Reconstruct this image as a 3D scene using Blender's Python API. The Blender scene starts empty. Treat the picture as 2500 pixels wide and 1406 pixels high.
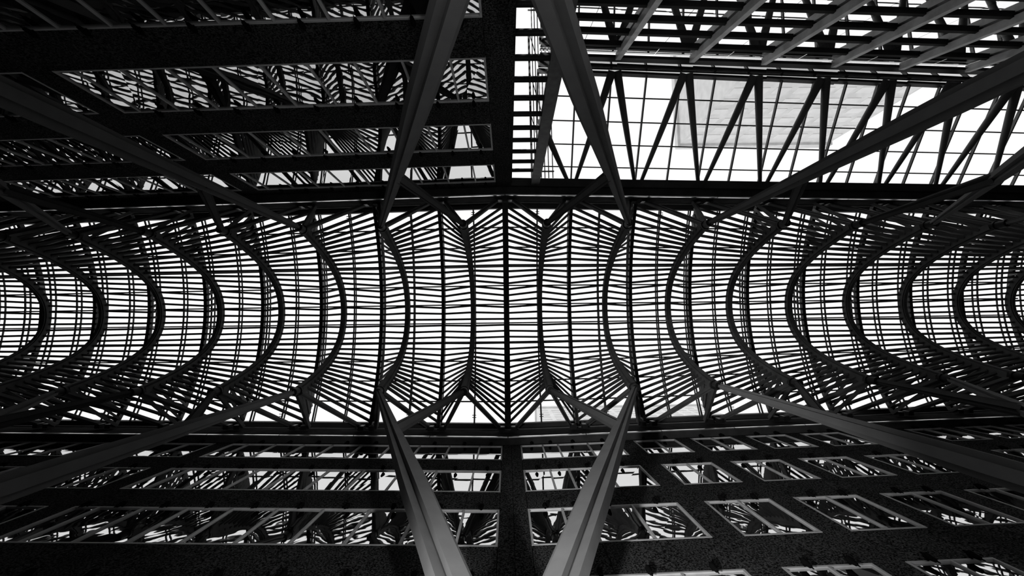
import bpy, math, random
from mathutils import Vector, Matrix

random.seed(4)
SC = bpy.context.scene
COL = SC.collection

# ------------------------------------------------------------------ camera, sky, exposure
# World axes: X along the gallery (picture right), Y across it (picture down), Z up.
F_PX = 1111.0
def set_camera():
    zc = Vector((1240 - 1250, -(815 - 703), -F_PX)).normalized()      # zenith as the lens sees it
    xc = Vector((1, .014, 0)); xc = (xc - zc * xc.dot(zc)).normalized()
    yc = zc.cross(xc)
    m = Matrix((xc, yc, zc))                                           # camera -> world rotation
    cd = bpy.data.cameras.new('camera')
    cd.sensor_fit = 'HORIZONTAL'; cd.sensor_width = 36.0
    cd.lens = F_PX / 2500 * 36.0
    cd.clip_start = .05; cd.clip_end = 2000
    co = bpy.data.objects.new('camera', cd)
    co.matrix_world = m.to_4x4()
    COL.objects.link(co)
    SC.camera = co
set_camera()

world = bpy.data.worlds.new('overcast_sky'); SC.world = world
world.use_nodes = True
bg = world.node_tree.nodes['Background']
bg.inputs[0].default_value = (1, 1, 1, 1)
bg.inputs[1].default_value = 1.25
SC.view_settings.view_transform = 'Standard'
SC.view_settings.look = 'None'
SC.view_settings.exposure = 0.0
SC.view_settings.gamma = 1.0
SC.view_settings.use_curve_mapping = False
SC.cycles.max_bounces = 7
SC.cycles.diffuse_bounces = 4
SC.cycles.glossy_bounces = 4
SC.cycles.transparent_max_bounces = 16

# ------------------------------------------------------------------ materials
def mat(name):
    m = bpy.data.materials.new(name); m.use_nodes = True
    nt = m.node_tree
    return m, nt, nt.nodes['Principled BSDF']

def paint(name, v, rough=.5, var=.15, scale=3.0, metal=0.0, spec=.3, bump=0.0):
    m, nt, b = mat(name)
    N = nt.nodes; L = nt.links
    geo = N.new('ShaderNodeNewGeometry')
    nz = N.new('ShaderNodeTexNoise'); nz.inputs['Scale'].default_value = scale; nz.inputs['Detail'].default_value = 5
    cr = N.new('ShaderNodeValToRGB')
    cr.color_ramp.elements[0].position = .35; cr.color_ramp.elements[1].position = .65
    a, c = v * (1 - var), v * (1 + var)
    cr.color_ramp.elements[0].color = (a, a, a, 1); cr.color_ramp.elements[1].color = (c, c, c, 1)
    L.new(geo.outputs['Position'], nz.inputs['Vector']); L.new(nz.outputs['Fac'], cr.inputs[0])
    L.new(cr.outputs[0], b.inputs['Base Color'])
    b.inputs['Roughness'].default_value = rough; b.inputs['Metallic'].default_value = metal
    b.inputs['Specular IOR Level'].default_value = spec
    if bump:
        bp = N.new('ShaderNodeBump'); bp.inputs['Strength'].default_value = bump; bp.inputs['Distance'].default_value = .01
        L.new(nz.outputs['Fac'], bp.inputs['Height']); L.new(bp.outputs[0], b.inputs['Normal'])
    return m

def granite(name, lo, hi):
    m, nt, b = mat(name)
    N = nt.nodes; L = nt.links
    geo = N.new('ShaderNodeNewGeometry')
    n1 = N.new('ShaderNodeTexNoise'); n1.inputs['Scale'].default_value = 22; n1.inputs['Detail'].default_value = 3; n1.inputs['Roughness'].default_value = .8
    n2 = N.new('ShaderNodeTexNoise'); n2.inputs['Scale'].default_value = .9; n2.inputs['Detail'].default_value = 3
    c1 = N.new('ShaderNodeValToRGB'); c1.color_ramp.elements[0].position = .42; c1.color_ramp.elements[1].position = .62
    c1.color_ramp.elements[0].color = (lo, lo, lo, 1); c1.color_ramp.elements[1].color = (hi, hi, hi, 1)
    mx = N.new('ShaderNodeMixRGB'); mx.blend_type = 'MULTIPLY'; mx.inputs[0].default_value = .6
    c2 = N.new('ShaderNodeValToRGB'); c2.color_ramp.elements[0].color = (.55, .55, .55, 1); c2.color_ramp.elements[0].position = .3; c2.color_ramp.elements[1].position = .7
    for n in (n1, n2): L.new(geo.outputs['Position'], n.inputs['Vector'])
    L.new(n1.outputs['Fac'], c1.inputs[0]); L.new(n2.outputs['Fac'], c2.inputs[0])
    L.new(c1.outputs[0], mx.inputs[1]); L.new(c2.outputs[0], mx.inputs[2])
    L.new(mx.outputs[0], b.inputs['Base Color'])
    b.inputs['Roughness'].default_value = .8; b.inputs['Specular IOR Level'].default_value = 0.0
    return m

def mirror_glass(name, v=.85, wave=.03, scale=1.3):
    m, nt, b = mat(name)
    N = nt.nodes; L = nt.links
    geo = N.new('ShaderNodeNewGeometry')
    mp = N.new('ShaderNodeMapping'); mp.inputs['Scale'].default_value = (1, 1, .8)
    nz = N.new('ShaderNodeTexNoise'); nz.inputs['Scale'].default_value = scale; nz.inputs['Detail'].default_value = 1.5
    bp = N.new('ShaderNodeBump'); bp.inputs['Strength'].default_value = 1.0; bp.inputs['Distance'].default_value = wave
    L.new(geo.outputs['Position'], mp.inputs[0]); L.new(mp.outputs[0], nz.inputs['Vector'])
    L.new(nz.outputs['Fac'], bp.inputs['Height']); L.new(bp.outputs[0], b.inputs['Normal'])
    gl = N.new('ShaderNodeBsdfGlossy'); gl.inputs['Roughness'].default_value = .012
    gl.inputs['Color'].default_value = (.97, .97, .97, 1)
    df = N.new('ShaderNodeBsdfDiffuse'); df.inputs['Color'].default_value = (.004, .004, .004, 1)
    fr = N.new('ShaderNodeFresnel'); fr.inputs['IOR'].default_value = v
    ms = N.new('ShaderNodeMixShader')
    L.new(bp.outputs[0], gl.inputs['Normal']); L.new(bp.outputs[0], fr.inputs['Normal'])
    L.new(fr.outputs[0], ms.inputs[0]); L.new(df.outputs[0], ms.inputs[1]); L.new(gl.outputs[0], ms.inputs[2])
    L.new(ms.outputs[0], N['Material Output'].inputs[0]); N.remove(b)
    return m

def clear_glass(name, tint=.97, refl=.07):
    m = bpy.data.materials.new(name); m.use_nodes = True
    nt = m.node_tree; N = nt.nodes; L = nt.links
    for n in list(N): N.remove(n)
    out = N.new('ShaderNodeOutputMaterial')
    tr = N.new('ShaderNodeBsdfTransparent'); tr.inputs[0].default_value = (tint, tint, tint, 1)
    gl = N.new('ShaderNodeBsdfGlossy'); gl.inputs['Roughness'].default_value = .02
    geo = N.new('ShaderNodeNewGeometry')
    nz = N.new('ShaderNodeTexNoise'); nz.inputs['Scale'].default_value = .6
    mr = N.new('ShaderNodeMapRange'); mr.inputs['To Min'].default_value = refl * .7; mr.inputs['To Max'].default_value = refl * 1.3
    mx = N.new('ShaderNodeMixShader')
    L.new(geo.outputs['Position'], nz.inputs['Vector']); L.new(nz.outputs['Fac'], mr.inputs[0])
    L.new(mr.outputs[0], mx.inputs[0]); L.new(tr.outputs[0], mx.inputs[1]); L.new(gl.outputs[0], mx.inputs[2])
    L.new(mx.outputs[0], out.inputs[0])
    return m

M_SLAT = paint('slat_paint', .05, .6, .2, 1.5, spec=.08)
M_RIB = paint('rib_paint', .09, .55, .2, 1.2, spec=.02)
M_STEEL = paint('roof_steel_paint', .03, .5, .2, 1.2, spec=.12)
M_LEG = paint('column_paint', .16, .6, .06, 2.0, spec=0, bump=.1)
M_BRACE = paint('brace_paint', .075, .55, .08, 2.0, spec=0)
M_PIN = paint('pin_paint', .01, .4, .2, 4, spec=.1)
M_GRAN = granite('dark_granite', .002, .09)
M_BACK = paint('wall_core', .003, .9, .3, 1, spec=0)
M_FRAME = paint('window_frame_metal', .36, .5, .12, 3)
M_LIP = paint('bright_lip_metal', .8, .3, .1, 2, metal=1)
M_GUT = paint('gutter_metal', .03, .6, .2, 2, spec=0)
M_MIRROR = mirror_glass('coated_window_glass', 18.0, .0012, 1.1)
M_MIRROR_LOW = mirror_glass('wavy_window_glass', 15.0, .0035, 1.5)
M_MIRROR_N = mirror_glass('north_window_glass', 13.0, .0012, 1.1)
M_MIRROR_N_LOW = mirror_glass('north_wavy_window_glass', 5.5, .0028, 1.4)
M_FACADE_GLASS = mirror_glass('leaning_wall_glass', 13.0, .0008, .8)
M_ROOFGLASS = clear_glass('roof_glass')
M_TUBE = paint('strut_paint', .10, .45, .12, 1.0, spec=.15)
M_POST = paint('post_stone', .10, .6, .25, 4, bump=.2)
M_FIN = paint('fin_paint', .60, .45, .25, 1.5)
M_LAMP = paint('lamp_black', .006, .6, .2, 6, spec=0)
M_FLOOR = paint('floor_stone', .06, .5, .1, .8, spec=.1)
M_BOUNCE = paint('bounce_slab', .8, .6, .06, .8, spec=.1)  # for the light-bouncing slab added on the floor
M_GROUND = paint('street_ground', .28, .9, .2, .1)
M_TOWER = paint('pale_concrete', .93, .8, .05, .3)
M_TOWER2 = paint('grey_concrete', .86, .8, .08, .5)
M_TWIN2 = paint('grey_tower_window', .93, .4, .05, .3)
M_TWIN = paint('tower_window', .8, .4, .1, .3)

# ------------------------------------------------------------------ plan of the gallery
TAPER = .0038          # the gallery narrows gently towards both ends
YC = -1.2
def W(u, v, z):
    h = 1 / (1 + TAPER * abs(u))
    return Vector((-.06 + u * h, YC + v * h, z))
S = 3.68               # bay width
VS, VN = 6.585, -6.44  # wall faces, south (picture bottom) and north (picture top)
FLOOR_Z = -1.6

# ------------------------------------------------------------------ mesh helpers
class MB:
    def __init__(s): s.v = []; s.f = []
    def poly8(s, c):
        n = len(s.v); s.v += [Vector(p) for p in c]
        s.f += [(n, n+3, n+2, n+1), (n+4, n+5, n+6, n+7), (n, n+1, n+5, n+4), (n+1, n+2, n+6, n+5), (n+2, n+3, n+7, n+6), (n+3, n, n+4, n+7)]
        return s
    def wbox(s, u0, u1, v0, v1, z0, z1):
        return s.poly8([W(u0, v0, z0), W(u1, v0, z0), W(u1, v1, z0), W(u0, v1, z0), W(u0, v0, z1), W(u1, v0, z1), W(u1, v1, z1), W(u0, v1, z1)])
    def box(s, x0, x1, y0, y1, z0, z1):
        return s.poly8([(x0, y0, z0), (x1, y0, z0), (x1, y1, z0), (x0, y1, z0), (x0, y0, z1), (x1, y0, z1), (x1, y1, z1), (x0, y1, z1)])
    def bar(s, P, Q, w, h, up=Vector((0, 0, 1)), w2=None, h2=None):
        P, Q = Vector(P), Vector(Q)
        a = (Q - P).normalized(); e = a.cross(up)
        if e.length < 1e-4: e = a.cross(Vector((1, 0, 0)))
        e.normalize(); n = e.cross(a)
        w2 = w if w2 is None else w2; h2 = h if h2 is None else h2
        c = []
        for p, ww, hh in ((P, w, h), (Q, w2, h2)):
            c += [p - e*ww/2 - n*hh/2, p + e*ww/2 - n*hh/2, p + e*ww/2 + n*hh/2, p - e*ww/2 + n*hh/2]
        return s.poly8(c)
    def rings(s, rings, cap=True):
        n0 = len(s.v); k = len(rings[0])
        for r in rings: s.v += [Vector(p) for p in r]
        for i in range(len(rings) - 1):
            for j in range(k):
                a = n0 + i*k + j; b = n0 + i*k + (j+1) % k
                s.f.append((a, b, b + k, a + k))
        if cap:
            s.f.append(tuple(n0 + j for j in reversed(range(k))))
            s.f.append(tuple(n0 + (len(rings)-1)*k + j for j in range(k)))
        return s
    def cyl(s, P, Q, r1, r2=None, n=12):
        P, Q = Vector(P), Vector(Q); r2 = r1 if r2 is None else r2
        a = (Q - P).normalized(); e = a.cross(Vector((0, 0, 1)))
        if e.length < 1e-3: e = Vector((1, 0, 0))
        e.normalize(); g = a.cross(e)
        R = [[c + (e*math.cos(t) + g*math.sin(t))*r for t in [2*math.pi*i/n for i in range(n)]] for c, r in ((P, r1), (Q, r2))]
        return s.rings(R)
    def curve_bar(s, pts, side, w, h):
        R = []
        w0 = w
        for i, p in enumerate(pts):
            w = w0(i / (len(pts) - 1)) if callable(w0) else w0
            a = (pts[min(i+1, len(pts)-1)] - pts[max(i-1, 0)]).normalized()
            e = side; n = e.cross(a).normalized()
            R.append([p - e*w/2 - n*h/2, p + e*w/2 - n*h/2, p + e*w/2 + n*h/2, p - e*w/2 + n*h/2])
        return s.rings(R)

def link(name, mb, m, parent=None, smooth=False):
    base = parent.location if parent is not None else Vector((0, 0, 0))
    me = bpy.data.meshes.new(name)
    org = sum(mb.v, Vector()) / len(mb.v)
    me.from_pydata([tuple(p - org) for p in mb.v], [], mb.f)
    me.materials.append(m)
    if smooth:
        for p in me.polygons: p.use_smooth = True
    o = bpy.data.objects.new(name, me); COL.objects.link(o)
    if parent is not None:
        o.parent = parent
        q = parent; off = Vector()
        while q is not None: off += q.location; q = q.parent
        o.location = org - off
    else: o.location = org
    me.validate()
    return o

def tag(o, label, cat, group=None, kind=None):
    o['label'] = label; o['category'] = cat
    if group: o['group'] = group
    if kind: o['kind'] = kind
    return o

def root(name, loc, label, cat, group=None, kind=None):
    o = bpy.data.objects.new(name, None); COL.objects.link(o)
    o.location = loc; o.empty_display_size = .3
    return tag(o, label, cat, group, kind)

ORD = ['', 'first', 'second', 'third', 'fourth', 'fifth', 'sixth', 'seventh', 'eighth', 'ninth', 'tenth', 'eleventh', 'twelfth', 'thirteenth', 'fourteenth', 'fifteenth', 'sixteenth', 'seventeenth', 'eighteenth', 'nineteenth', 'twentieth', 'twenty-first', 'twenty-second', 'twenty-third', 'twenty-fourth']

def pieces(parent, name, boxes, m, limit=300, rest='panel_field'):
    """boxes: list of MB; the ones nearest the lens become parts, the rest one part of kind stuff"""
    boxes = sorted(boxes, key=lambda b: (sum(b.v, Vector()) / len(b.v)).length)
    for b in boxes[:limit]: link(name, b, m, parent)
    if len(boxes) > limit:
        big = MB()
        for b in boxes[limit:]:
            n = len(big.v); big.v += b.v; big.f += [tuple(i + n for i in f) for f in b.f]
        o = link(rest, big, m, parent); o['kind'] = 'stuff'

# ------------------------------------------------------------------ ground and floor
tag(link('ground', MB().box(-400, 400, -400, 400, FLOOR_Z - .6, FLOOR_Z - .1), M_GROUND), 'street level ground around the gallery', 'ground', kind='structure')
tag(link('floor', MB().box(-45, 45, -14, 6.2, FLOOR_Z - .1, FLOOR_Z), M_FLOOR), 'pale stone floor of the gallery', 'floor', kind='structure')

tag(link('floor_bounce', MB().box(-5, 16, -13.8, 5.2, FLOOR_Z, FLOOR_Z + .03), M_BOUNCE), 'unseen pale slab added on the gallery floor to bounce light up', 'floor', kind='structure')  # pale slab added out of view, throws light up onto the column legs

# ------------------------------------------------------------------ walls
TOP_Z = 25.0
H_S = [22.6, 18.6, 14.6, 10.6, 6.6]; WH_S = 2.42
H_N = [22.3, 18.3, 14.3, 10.3, 6.3]; WH_N = 2.38
ROWW = ['top', 'second', 'third', 'fourth', 'fifth']
NWIN = [0]

def wall(name, side, label, heads, wh, wins, extent, extra_cols):
    """wins: list of (u0, u1, [mullion u]); side +1 south, -1 north; extent (u0,u1)"""
    vf = VS if side > 0 else VN
    def vb(a, b): return (vf + a, vf + b) if side > 0 else (vf - b, vf - a)
    mid = (extent[0] + extent[1]) / 2
    R = root(name, W(mid, vf + side*.3, FLOOR_Z), label, 'wall', kind='structure')
    # core: slabs of wall behind the stone and around the glass
    n = 14; us = [extent[0] + (extent[1] - extent[0]) * i / n for i in range(n + 1)]
    core = MB(); rings = []
    v0, v1 = vb(.09, .8)
    for u in us: rings.append([W(u, v0, FLOOR_Z), W(u, v1, FLOOR_Z), W(u, v1, TOP_Z + .6), W(u, v0, TOP_Z + .6)])
    core.rings(rings); link('wall_core', core, M_BACK, R)
    # stone panels
    cols = sorted(set(list(extent) + extra_cols + [w[0] for w in wins] + [w[1] for w in wins]))
    v0, v1 = vb(0, .12); g = .008; out = []
    bands = []
    zt = TOP_Z
    for h in heads: bands.append((h, zt)); zt = h - wh
    bands.append((zt - 3.2, zt))
    for a, b in zip(cols[:-1], cols[1:]):
        if b - a < .1: continue
        for z0, z1 in bands: out.append(MB().wbox(a + g, b - g, v0, v1, z0 + g, z1 - g))
        m_ = (a + b) / 2
        if not any(w[0] < m_ < w[1] for w in wins):
            for h in heads:
                out.append(MB().wbox(a + g, b - g, v0, v1, h - wh/2 + g, h - g))
                out.append(MB().wbox(a + g, b - g, v0, v1, h - wh + g, h - wh/2 - g))
    pieces(R, 'granite_panel', out, M_GRAN, 290, 'far_panels')
    # windows
    for r, h in enumerate(heads):
        for i, (a, b, mul) in enumerate(wins):
            NWIN[0] += 1
            t = wall_names[name][1](r, i)
            Wd = root('window_%d' % NWIN[0], W((a+b)/2, vf + side*.05, h - wh), t, 'window', kind='structure')
            fw = .06
            v0, v1 = vb(-.012, .06)
            fr = MB()
            k = max(1, int(round((b - a) / 1.5)))
            for j in range(k):
                c, d = a + (b-a)*j/k, a + (b-a)*(j+1)/k
                fr.wbox(c, d, v0, v1, h - fw, h); fr.wbox(c, d, v0, v1, h - wh, h - wh + fw)
            fr.wbox(a, a + fw, v0, v1, h - wh + fw, h - fw); fr.wbox(b - fw, b, v0, v1, h - wh + fw, h - fw)
            link('frame', fr, M_FRAME, Wd)
            edges = [a] + list(mul) + [b]
            for q in mul:
                link('mullion', MB().wbox(q - .03, q + .03, v0, v1, h - wh + fw, h - fw), M_FRAME, Wd)
            p0, p1 = vb(.03, .06)
            for c, d in zip(edges[:-1], edges[1:]):
                ti = random.uniform(-.006, .006); tj = random.uniform(-.006, .006)
                c_, d_ = c + .03, d - .03; z0, z1 = h - wh + fw*.8, h - fw*.8
                mb = MB().poly8([W(c_, p0 + ti, z0), W(d_, p0 - ti, z0), W(d_, p1 - ti, z0), W(c_, p1 + ti, z0),
                                 W(c_, p0 + tj, z1), W(d_, p0 - tj, z1), W(d_, p1 - tj, z1), W(c_, p1 + tj, z1)])
                link('pane', mb, ((M_MIRROR if side > 0 else M_MIRROR_N) if r < 2 else (M_MIRROR_LOW if side > 0 else M_MIRROR_N_LOW)), Wd)
    return R

def lab_se(r, i):
    return ('%s row window in the south granite wall, %s' % (ROWW[r], 'wide four-pane one beside the middle pier' if i == 0 else '%s two-pane one right of the wide window' % ORD[i]))
def lab_sw(r, i):
    return '%s row ribbon window in the south wall left of the middle pier, %s' % (ROWW[r], 'nearer length' if i == 0 else 'length beyond the narrow pier' if i == 1 else 'end length')
def lab_nw(r, i):
    return '%s row ribbon window in the north dark wall, %s' % (ROWW[r], 'nearer length' if i == 0 else 'length beyond the narrow pier' if i == 1 else 'end length')
wall_names = {'wall_south_east': (0, lab_se), 'wall_south_west': (0, lab_sw), 'wall_north_west': (0, lab_nw)}

se = [(.60, 5.33, [1.66, 2.40, 3.86])] + [(6.2 + 2.93*i, 8.33 + 2.93*i, [7.265 + 2.93*i]) for i in range(10)]
sw = [(-13.9, -.27, [-1.36 - 1.46*i for i in range(8, -1, -1)]), (-28.4, -14.8, [-16.2 - 1.46*i for i in range(8, -1, -1)]), (-38, -29.3, [-30.8 - 1.46*i for i in range(4, -1, -1)])]
nw = [(-12.95, -.46, [-1.46 - 1.36*i for i in range(8, -1, -1)]), (-27.0, -13.85, [-14.9 - 1.36*i for i in range(8, -1, -1)]), (-38, -27.9, [-29.2 - 1.36*i for i in range(6, -1, -1)])]
wall('wall_south_east', 1, 'speckled dark granite wall with separate windows right of the middle pier', H_S, WH_S, se, (.16, 38),
     [2.40, 3.86] + [7.265 + 2.93*i for i in range(10)])
wall('wall_south_west', 1, 'dark granite wall with long window bands left of the middle pier', H_S, WH_S, sw, (-38, .16),
     [-1.36 - 1.46*i for i in range(9)] + [-16.2 - 1.46*i for i in range(9)])
wall('wall_north_west', -1, 'almost black granite wall with long window bands at top left', H_N, WH_N, nw, (-38, .34),
     [-1.46 - 1.36*i for i in range(9)] + [-14.9 - 1.36*i for i in range(9)])
# the north building's flank, turning the corner beside the ladder window
tag(link('wall_north_flank', MB().box(-8, .17, -22, -8.5, FLOOR_Z, 25.6), M_BACK), 'black flank of the north building beside the narrow glazed slot', 'wall', kind='structure')

for nm, x0, x1 in (('wall_east_blocker', 36, 37), ('wall_west_blocker', -37, -36)):  # unseen end walls, added to block low sky light at the far ends
    tag(link(nm, MB().box(x0, x1, -22, 6.5, FLOOR_Z, 26), M_BACK), 'unseen dark end wall added to keep sky light out', 'wall', kind='structure')

# ------------------------------------------------------------------ gutter beams and lips
def gutter(name, side, label, out, zb, zt):
    vf = VS if side > 0 else VN
    R = root(name, W(0, vf - side*.15, zb), label, 'trim', kind='structure')
    for i in range(-9, 9):
        u0, u1 = i*S*1.05, (i+1)*S*1.05
        a, b = sorted((vf - side*out, vf))
        link('gutter_beam', MB().wbox(u0, u1, a, b, zb + .02, zt), M_GUT, R)
        a, b = sorted((vf - side*(out + .02), vf - side*(out - .03)))
        link('bright_lip', MB().wbox(u0 + .02, u1 - .02, a, b, zb - .06, zb + .06), M_LIP, R)['label'] = 'pale metal lip along the dark gutter beam'
        a, b = sorted((vf - side*(out + .05), vf - side*(out - .05)))
        link('glazing_sill', MB().wbox(u0, u1, a, b, zt + .02, zt + .07), M_RIB, R)
        a, b = sorted((vf - side*.55, vf - side*.2))
        link('glazing_frame', MB().wbox(u0, u1, a, b, 25.2, 25.4), M_STEEL, R)
gutter('trim_1', 1, 'dark gutter beam with a bright lip along the south wall top', .38, 22.8, 24.35)
gutter('trim_2', -1, 'dark gutter beam with a bright lip along the north wall top', .44, 23.1, 24.25)

# ------------------------------------------------------------------ ribs, slats, struts
HN = 3.61
def rib_z(v):
    y = abs(v); return 25.0 - (.21*y*y + .0138*y**4)
def ridge_z(v): return 26.25 - 1.85*(v/6.0)**2
def glass_z(v): return 27.0 - 1.6*(v/6.5)**2

# arc-length table of half a rib
N_T = 200
_tab = [0.0]
for i in range(1, N_T + 1):
    a, b = HN*(i-1)/N_T, HN*i/N_T
    _tab.append(_tab[-1] + math.hypot(b - a, rib_z(b) - rib_z(a)))
L_HALF = _tab[-1]
def rib_at(s):
    s = max(-L_HALF, min(L_HALF, s)); q = abs(s)
    for i in range(N_T):
        if _tab[i+1] >= q:
            t = (q - _tab[i]) / (_tab[i+1] - _tab[i]); v = HN*(i + t)/N_T
            return math.copysign(v, s)
    return math.copysign(HN, s)

NSL = 18
def side_word(k): return 'right' if k > 0 else 'left'
for ki in range(-10, 10):
    k = ki + .5
    u = k * S
    n_ = int(abs(k) + .5)
    R = root('vault_rib', W(u, 0, 24.8), 'curved vault rib with slats, %s to the %s of the middle ridge' % (ORD[n_], side_word(k)), 'arch', 'slatted vault ribs over the gallery')
    pts = []
    for i in range(41):
        v = rib_at(-L_HALF + 2*L_HALF*i/40); pts.append(W(u, v, rib_z(v)))
    arch = link('arch_rib', MB().curve_bar(pts, Vector((1, 0, 0)), lambda t: .25 + .08*abs(2*t - 1)**3, .28), M_RIB, R)
    link('rib_flange', MB().curve_bar([p + Vector((0, 0, 0)) for p in [W(u, rib_at(-L_HALF + 2*L_HALF*i/40)*.955, rib_z(rib_at(-L_HALF + 2*L_HALF*i/40)) - .19) for i in range(41)]], Vector((1, 0, 0)), .17, .05), M_RIB, arch)
    for sgn in (-1, 1):
        pin = link('node_pin', MB().cyl(W(u, sgn*HN, 19.3), W(u, sgn*HN, 19.95), .165, n=18), M_PIN, R)
        link('node_collar', MB().cyl(W(u, sgn*HN, 19.72), W(u, sgn*HN, 19.82), .20, n=18), M_PIN, pin)
        for d in (-.5, .5):
            A_ = W(u + math.copysign(.06, d), sgn*(HN + .08), 19.82); B_ = W((k + d)*S - math.copysign(.42, d), sgn*6.0, 24.0)
            a = (B_ - A_).normalized(); e = a.cross(Vector((0, 0, 1))).normalized()
            mb = MB()
            for q in (-.06, .06): mb.bar(A_ + e*q, B_ + e*q, .07, .15)
            mb.bar(A_ + Vector((0, 0, .05)), B_ + Vector((0, 0, .05)), .09, .05)
            link('edge_strut', mb, M_RIB, R)
    for d in (-.5, .5):
        for j in range(-NSL + 1, NSL):
            v_r = j*6.12/NSL; s_ = L_HALF*j/NSL; v_a = rib_at(s_)
            A_ = W((k + d)*S - math.copysign(.12, d), v_r, ridge_z(v_r) - .02)
            B_ = W(u + math.copysign(.15, d), v_a, rib_z(v_a) + .05)
            link('slat', MB().bar(A_, B_, .105, .12), M_SLAT, R)

# ridge beams (between ribs) and the glass above
for k in range(-9, 10):
    lab = 'straight ridge beam in the middle of the vault, over the piers' if k == 0 else 'arched ridge beam between two ribs, %s to the %s of the middle ridge' % (ORD[abs(k)], side_word(k))
    R = root('ridge_beam', W(k*S, 0, 26), lab, 'beam', 'ridge beams of the slatted vault')
    for q in ((-.105, .105) if k == 0 else (-.062, .062)):
        pts = [W(k*S + q, -6.05 + 12.1*i/20, ridge_z(-6.05 + 12.1*i/20)) for i in range(21)]
        link('flange', MB().curve_bar(pts, Vector((1, 0, 0)), .11 if k == 0 else .07, .24), M_STEEL, R)
    pts = [W(k*S, -6.05 + 12.1*i/20, ridge_z(-6.05 + 12.1*i/20) + .03) for i in range(21)]
    link('web', MB().curve_bar(pts, Vector((1, 0, 0)), .16 if k == 0 else .09, .05), M_STEEL, R)
    for sgn in (-1, 1):
        for q in (-.30, .30):
            link('end_bracket', MB().wbox(k*S + q - .15, k*S + q + .15, min(sgn*5.9, sgn*6.12), max(sgn*5.9, sgn*6.12), 23.6, 24.0), M_PIN, R)

G = root('ceiling', W(0, 0, 26), 'clear glass roof above the slatted vault', 'glass roof', kind='structure')
VP_ = [-6.1 + 12.2*i/11 for i in range(12)]
mull = [i*.5 for i in range(-19, 20)]
for k in mull:
    ie = abs(k*2) % 2 == 1
    for dz, w, h in ((0, .055, .07), (-.30, .075, .06)):
        pts = [W(k*S, -6.25 + 12.5*i/16, glass_z(-6.25 + 12.5*i/16) + dz) for i in range(17)]
        link('mullion', MB().curve_bar(pts, Vector((1, 0, 0)), w, h), M_STEEL, G)
    if ie:
        for sgn in (-1, 1):
            zz = glass_z(5.9) - .30
            b = MB()
            for q in (0, .12): b.wbox(k*S - .11, k*S + .11, min(sgn*(5.6+q), sgn*(5.63+q)), max(sgn*(5.6+q), sgn*(5.63+q)), zz - .08, zz - .03)
            link('clamp', b, M_PIN, G)
for v in VP_:
    zz = glass_z(v) + .02
    for i in range(-9, 9):
        link('purlin', MB().bar(W(i*S*1.05, v, zz), W((i+1)*S*1.05, v, zz), .07, .07), M_STEEL, G)
panes = []
for a, b in zip(mull[:-1], mull[1:]):
    for v0, v1 in zip([-6.35] + VP_[1:-1], VP_[1:-1] + [6.35]):
        z0, z1 = glass_z(v0) + .06, glass_z(v1) + .06
        t = .02
        panes.append(MB().poly8([W(a*S+.01, v0, z0), W(b*S-.01, v0, z0), W(b*S-.01, v1, z1), W(a*S+.01, v1, z1),
                                 W(a*S+.01, v0, z0+t), W(b*S-.01, v0, z0+t), W(b*S-.01, v1, z1+t), W(a*S+.01, v1, z1+t)]))
pieces(G, 'glass_pane', panes, M_ROOFGLASS, 290, 'far_panes')

# ------------------------------------------------------------------ tree columns
def star(c, e1, e2, r, tip=.46, val=.34):
    """four-lobed section: flat tips joined by hollow curved flanks"""
    pts = []
    for q in range(4):
        a0 = math.pi/2*q
        d = e1*math.cos(a0) + e2*math.sin(a0); t = -e1*math.sin(a0) + e2*math.cos(a0)
        d2 = e1*math.cos(a0 + math.pi/2) + e2*math.sin(a0 + math.pi/2)
        m_ = (d + d2).normalized()
        pts += [c + (d - t*tip)*r, c + (d + t*tip)*r, c + (d*.52 + t*.34)*r, c + m_*(val + .04)*r, c + (d2*.52 + d*.34)*r]
    return pts

def tapered(P, Q, r0, r1, face, turn, steps=10, tip=.46, val=.34):
    a = (Q - P).normalized()
    f = (face - a*face.dot(a)).normalized(); g = a.cross(f)
    e1 = f*math.cos(turn) + g*math.sin(turn); e2 = a.cross(e1)
    rad = r0 if callable(r0) else (lambda t: r0 + (r1 - r0)*t)
    return MB().rings([star(P.lerp(Q, i/steps), e1, e2, rad(i/steps), tip, val) for i in range(steps+1)])

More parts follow.
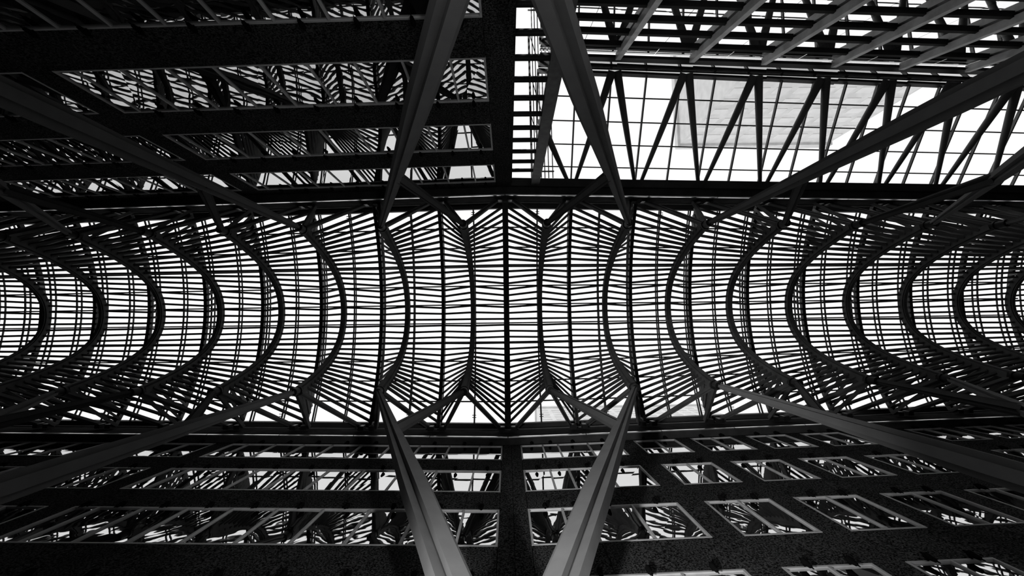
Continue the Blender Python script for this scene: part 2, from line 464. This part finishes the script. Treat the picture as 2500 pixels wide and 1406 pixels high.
NODE_Z = 19.5
def leg_r(t):
    pts = [(0, .36), (.2, .345), (.42, .335), (.5, .30), (.7, .215), (1, .115)]
    for (a, p), (b, q) in zip(pts[:-1], pts[1:]):
        if t <= b: return p + (q - p)*(t - a)/(b - a)
    return .115
for sgn in (-1, 1):
    for kb in (-8, -4, 0, 4, 8):
        vb_ = (6.0 if kb == 0 else 5.85) if sgn < 0 else (6.0 if kb == 0 else 5.75)
        base = W(kb*S, sgn*vb_, 6.0)
        where = 'beside the south wall' if sgn > 0 else 'beside the north wall'
        which = 'middle' if kb == 0 else ('%s to the %s' % ({4: 'next', 8: 'farthest'}[abs(kb)], side_word(kb)))
        R = root('tree_column', W(kb*S, sgn*vb_, FLOOR_Z), 'tapered grey steel tree column splitting into a V, %s, %s one' % (where, which), 'column', 'branching steel columns')
        for d in (-1, 1):
            node = W((kb + d*1.5)*S, sgn*HN, NODE_Z)
            a = (node - base).normalized()
            mid = base.lerp(node, .5)
            face = Vector((base.x, YC, 0.0)) - mid
            f = (face - a*face.dot(a)).normalized()
            inner = Vector((-d, 0, 0)); g = a.cross(f)
            s_in = 1 if g.dot(inner) > 0 else -1
            lg = link('leg', tapered(base, node - a*.05, leg_r, 0, face, s_in*math.radians(31), 20), M_LEG, R)
            J = base.lerp(node, .69)
            n2 = W((kb + d*.5)*S, sgn*HN, NODE_Z)
            a2 = (n2 - J).normalized()
            link('brace', tapered(J + a2*.1, n2 - a2*.05, .20, .11, Vector((J.x, YC, 0)) - J, s_in*math.radians(10), 6, .5, .4), M_BRACE, R)
        link('trunk', tapered(W(kb*S, sgn*(vb_ - .02), FLOOR_Z), base + Vector((0, 0, .5)), .55, .45, Vector((0, -sgn, 0)), math.pi/4, 4), M_LEG, R)

# ------------------------------------------------------------------ small lamps over the window heads
lm = MB()
lm.cyl((0, 0, -.16), (0, 0, .08), .045, .07, 10)
lm.cyl((0, 0, .08), (0, 0, .16), .07, .03, 10)
lm.cyl((0, 0, -.27), (0, 0, -.16), .012, .022, 6)
lm.cyl((0, 0, .16), (0, 0, .23), .022, .012, 6)
lm.box(-.02, .02, -.02, .12, .02, .08)
lamp_me = bpy.data.meshes.new('window_lamp'); lamp_me.from_pydata([tuple(v) for v in lm.v], [], lm.f); lamp_me.materials.append(M_LAMP)
def lamps(heads, side, wins, where, skip_first=False):
    vf = VS if side > 0 else VN
    for r, h in enumerate(heads[:4]):
        n_l = 0
        for i, (a, b, mul) in enumerate(sorted(wins, key=lambda w: min(abs(w[0]), abs(w[1])))):
            e = [a] + list(mul) + [b]
            if b <= 0: e = e[::-1]
            for c, d in zip(e[:-1], e[1:]):
                u = (c + d)/2; p = W(u, vf - side*.11, h - .06)
                if abs(p.x/p.z) > 1.16 or abs(d - c) < .7: continue
                n_l += 1
                o = bpy.data.objects.new('window_lamp', lamp_me); COL.objects.link(o)
                o.location = p
                if side < 0: o.rotation_euler = (0, 0, math.pi)
                tag(o, '%s small black lamp over the %s window row, %s' % (ORD[n_l], ROWW[r], where), 'lamp', 'lamps over the %s row windows, %s' % (ROWW[r], where))
lamps(H_S, 1, se, 'counted right from the south pier')
lamps(H_S, 1, sw, 'counted left from the south pier')
lamps(H_N, -1, nw, 'counted leftwards on the north wall')

# ------------------------------------------------------------------ north-east: glazed slot, post, side hall
YN = YC + VN
sl = root('window_90', (.8, YN, FLOOR_Z), 'narrow glazed slot with ladder-like bars beside the black north building', 'window', kind='structure')
link('stile', MB().box(.19, .30, YN - .12, YN, FLOOR_Z, 22.4), M_GUT, sl)
for z in (4.6, 5.7, 6.75, 7.8, 8.9, 9.98, 11.02, 12.1, 13.2, 14.3, 15.4, 16.48, 17.58, 18.72, 19.86, 20.97):
    link('rung', MB().box(.30, 1.30, YN - .17, YN - .02, z - .05, z + .05), M_GUT, sl)
zz = [3.5, 4.6, 5.7, 6.75, 7.8, 8.9, 9.98, 11.02, 12.1, 13.2, 14.3, 15.4, 16.48, 17.58, 18.72, 19.86, 20.97, 22.4]
for a, b in zip(zz[:-1], zz[1:]):
    link('pane', MB().box(.30, 1.30, YN - .09, YN - .075, a + .05, b - .05), M_ROOFGLASS, sl)
tag(link('corner_post', MB().box(1.30, 1.72, YN - .3, YN, FLOOR_Z, 23.3), M_POST), 'upright grey square post right of the narrow glazed slot', 'post')
# edge beam over the open side
eb = root('trim_3', W(17, VN - .2, 23), 'dark deep edge beam between the vault and the side hall roof', 'trim', kind='structure')
for i in range(0, 9):
    u0, u1 = .3 + i*4.1, .3 + (i+1)*4.1
    link('beam', MB().wbox(u0, u1, VN - .38, VN, 23.0, 24.2), M_GUT, eb)
    link('beam_flange', MB().wbox(u0, u1, VN - .42, VN + .0, 22.9, 22.98), M_STEEL, eb)
    link('beam_cap', MB().wbox(u0, u1, VN - .45, VN - .02, 24.22, 24.3), M_STEEL, eb)

# sloping glass roof of the side hall
V_A, Z_A = VN - .42, 24.45
V_B, Z_B = VN - 5.55, 21.45
def lt(u, t, dz=0): return W(u, V_A + (V_B - V_A)*t, Z_A + (Z_B - Z_A)*t + dz)
LR = root('ceiling_side_hall', lt(16, .5), 'sloping glass roof of the side hall at top right', 'glass roof', kind='structure')
mk = [.47] + [i*.5 for i in range(2, 20)]
for k in mk:
    link('mullion', MB().bar(lt(k*S, 0), lt(k*S, 1), .07, .16), M_TUBE, LR)
rows = [0, .2, .4, .6, .8, 1.0]
for t in rows:
    for a, b in zip(mk[:-1], mk[1:]):
        link('purlin', MB().bar(lt(a*S, t, .06), lt(b*S, t, .06), .05, .05), M_STEEL, LR)
for a, b in zip(mk[:-1], mk[1:]):
    for t0, t1 in zip(rows[:-1], rows[1:]):
        P = [lt(a*S + .02, t0, .1), lt(b*S - .02, t0, .1), lt(b*S - .02, t1, .1), lt(a*S + .02, t1, .1)]
        link('glass_pane', MB().poly8(P + [p + Vector((0, 0, .02)) for p in P]), M_ROOFGLASS, LR)
# V struts under it
for k in range(1, 10):
    nm = 'slim tapered V strut pair under the side hall glass, %s from the corner post' % ORD[k]
    foot = W(k*S, VN - .30, 23.95)
    R = root('v_strut', foot, nm, 'strut', 'V struts of the side hall roof')
    for d in (-.5, .5):
        if k == 1 and d < 0:
            top = W(1.85, VN - 3.3, 22.2)
        else: top = W((k + d)*S - math.copysign(.12, d), V_B + VN*0 + .35, 20.85)
        mb = MB().cyl(foot + Vector((d*.16, 0, 0)), top, .09, .20, 18)
        link('strut', mb, M_TUBE, R, smooth=True)
    link('foot_bracket', MB().wbox(k*S - .09, k*S + .09, VN - .42, VN - .2, 23.6, 24.1), M_PIN, R)

# eaves beams where roof meets the leaning glass wall
ev = root('trim_4', W(17, V_B, 20.5), 'double dark eaves beam with a strip of glass at the far side of the side hall', 'trim', kind='structure')
for i in range(0, 9):
    u0, u1 = 1.75 + i*4.0, 1.75 + (i+1)*4.0
    link('eaves_beam', MB().bar(W(u0, V_B + .12, 21.42), W(u1, V_B + .12, 21.5), .12, .3), M_STEEL, ev)
    link('eaves_panel', MB().wbox(u0, u1, V_B - .12, V_B - .08, 20.45, 21.6), M_FACADE_GLASS, ev)
    link('transom_beam', MB().bar(W(u0, V_B + .05, 20.3), W(u1, V_B + .05, 20.3), .14, .34), M_STEEL, ev)
# leaning mirrored glass wall below
def lw(u, z, off=0): return W(u, V_B - .1 + .255*(19.9 - z) + off, z)
FW = root('wall_north_east', W(17, V_B + 3, 12), 'leaning mirror glass wall with dark bars beyond the side hall', 'wall', kind='structure')
zb = [20.3, 19.15, 17.88, 16.65, 15.43, 14.2, 13.0, 11.8]
ks = [.47] + [i*.5 for i in range(2, 20)]
for z in zb[1:]:
    for a, b in zip(ks[:-1:2], ks[2::2]):
        link('bar', MB().bar(lw(a*S, z, .06), lw(b*S, z, .06), .14, .15), M_STEEL, FW)
for a, b in zip(ks[:-1], ks[1:]):
    for z1, z0 in zip(zb[:-1], zb[1:]):
        P = [lw(a*S + .01, z0), lw(b*S - .01, z0), lw(b*S - .01, z1), lw(a*S + .01, z1)]
        link('pane', MB().poly8([P[0], P[1], P[1] + Vector((0, -.03, 0)), P[0] + Vector((0, -.03, 0)), P[3], P[2], P[2] + Vector((0, -.03, 0)), P[3] + Vector((0, -.03, 0))]), M_FACADE_GLASS, FW)
link('backing', MB().poly8([lw(1.7, 11.5, -.2), lw(36, 11.5, -.2), lw(36, 11.5, -.5), lw(1.7, 11.5, -.5), lw(1.7, 20, -.2), lw(36, 20, -.2), lw(36, 20, -.5), lw(1.7, 20, -.5)]), M_BACK, FW)
for i in range(1, 10):
    k = i + .5
    P, Q = lw(k*S, 20.15, .22), lw(k*S, 12.0, .22)
    tag(link('facade_fin', MB().bar(P, Q, .30, .24, up=Vector((1, 0, 0))), M_FIN), 'pale sloping fin on the leaning glass wall, %s from the corner post' % ORD[i], 'fin', 'fins on the leaning glass wall')

# slatted grille seen through the glazed slot
gr = root('roof_grille', (2.2, -17, 30), 'narrow slatted roof grille seen through the glazed slot', 'grille')
for i, x in enumerate((1.78, 2.0, 2.2, 2.42, 2.66, 2.92, 3.2)):
    w = .14 if i == 0 else .06
    link('slat', MB().bar((x*.97, -23 + (2 if i == 0 else 0), 30), (x, -10.5, 30), w, .08), M_STEEL, gr)
for y0 in (-21, -18, -15):
    link('cross_bar', MB().bar((1.8, y0, 30.15), (2.5, y0 + 2.6, 30.15), .05, .05), M_STEEL, gr)
for y0 in (-22.8, -11):
    link('rail', MB().bar((1.7, y0, 30.1), (3.3, y0, 30.1), .08, .08), M_STEEL, gr)

# ------------------------------------------------------------------ towers beyond the glass
def tower(x0, x1, y0, y1, h, label, nx, floors, face, mb=None, mw=None):
    mb = mb or M_TOWER; mw = mw or M_TWIN
    R = root('office_tower', ((x0+x1)/2, (y0+y1)/2, FLOOR_Z), label, 'building')
    link('body', MB().box(x0, x1, y0, y1, FLOOR_Z, h), mb, R)
    link('parapet', MB().box(x0 - .6, x1 + .6, y0 - .6, y1 + .6, h, h + 2), mb, R)
    yy = (y1, y1 + .1) if face > 0 else (y0 - .1, y0)
    dx = (x1 - x0)/nx
    for f in range(floors):
        z1 = h - 3 - f*4.2
        for i in range(nx):
            link('window', MB().box(x0 + dx*i + dx*.15, x0 + dx*(i+1) - dx*.15, yy[0], yy[1], z1 - 2.2, z1), mw, R)
tower(44, 82, -85, -47, 110, 'pale office tower seen through the sloping side hall glass', 9, 16, 1, M_TOWER2, M_TWIN2)
tower(10, 70, 27, 60, 168, 'very tall pale tower seen through the glass by the south wall', 14, 9, -1)

# ------------------------------------------------------------------ unseen fill lights, added to brighten the middle columns
fill_lens_mat = bpy.data.materials.new('fill_light_lens'); fill_lens_mat.use_nodes = True
_b = fill_lens_mat.node_tree.nodes['Principled BSDF']
_b.inputs['Emission Color'].default_value = (1, 1, 1, 1); _b.inputs['Emission Strength'].default_value = 6
def fill_light(p, target, watts, angle, label):  # added spot with a stand-in housing, there only to lighten a leg
    p = Vector(p); R = root('floor_fill_light', p, label, 'lamp')
    hs = link('housing', MB().cyl(p, p + Vector((0, 0, .10)), .22, .20, 20), M_PIN, R)
    link('lens', MB().cyl(p + Vector((0, 0, .102)), p + Vector((0, 0, .115)), .15, .15, 20), fill_lens_mat, hs)
    ld = bpy.data.lights.new('fill_light_beam', 'SPOT'); ld.energy = watts; ld.spot_size = math.radians(angle); ld.spot_blend = .8; ld.shadow_soft_size = .3
    o = bpy.data.objects.new('fill_light_beam', ld); COL.objects.link(o); o.parent = R
    o.location = (0, 0, .2); o.rotation_euler = (Vector(target) - p).to_track_quat('-Z', 'Y').to_euler()
F2 = FLOOR_Z + .03
fill_light((-3.4, 1.2, F2), (2.4, 4.6, 10), 11500, 44, 'unseen fill light added to brighten the south-east column leg')
fill_light((3.4, .6, F2), (-1.7, 4.6, 9), 4200, 40, 'unseen fill light added to brighten the south-west column leg')
fill_light((1.8, -3.2, F2), (-1.7, -6.4, 9.5), 800, 44, 'unseen fill light added to brighten the north-west column leg')
fill_light((-2.2, -3.2, F2), (1.6, -6.4, 9), 450, 44, 'unseen fill light added to brighten the north-east column leg')
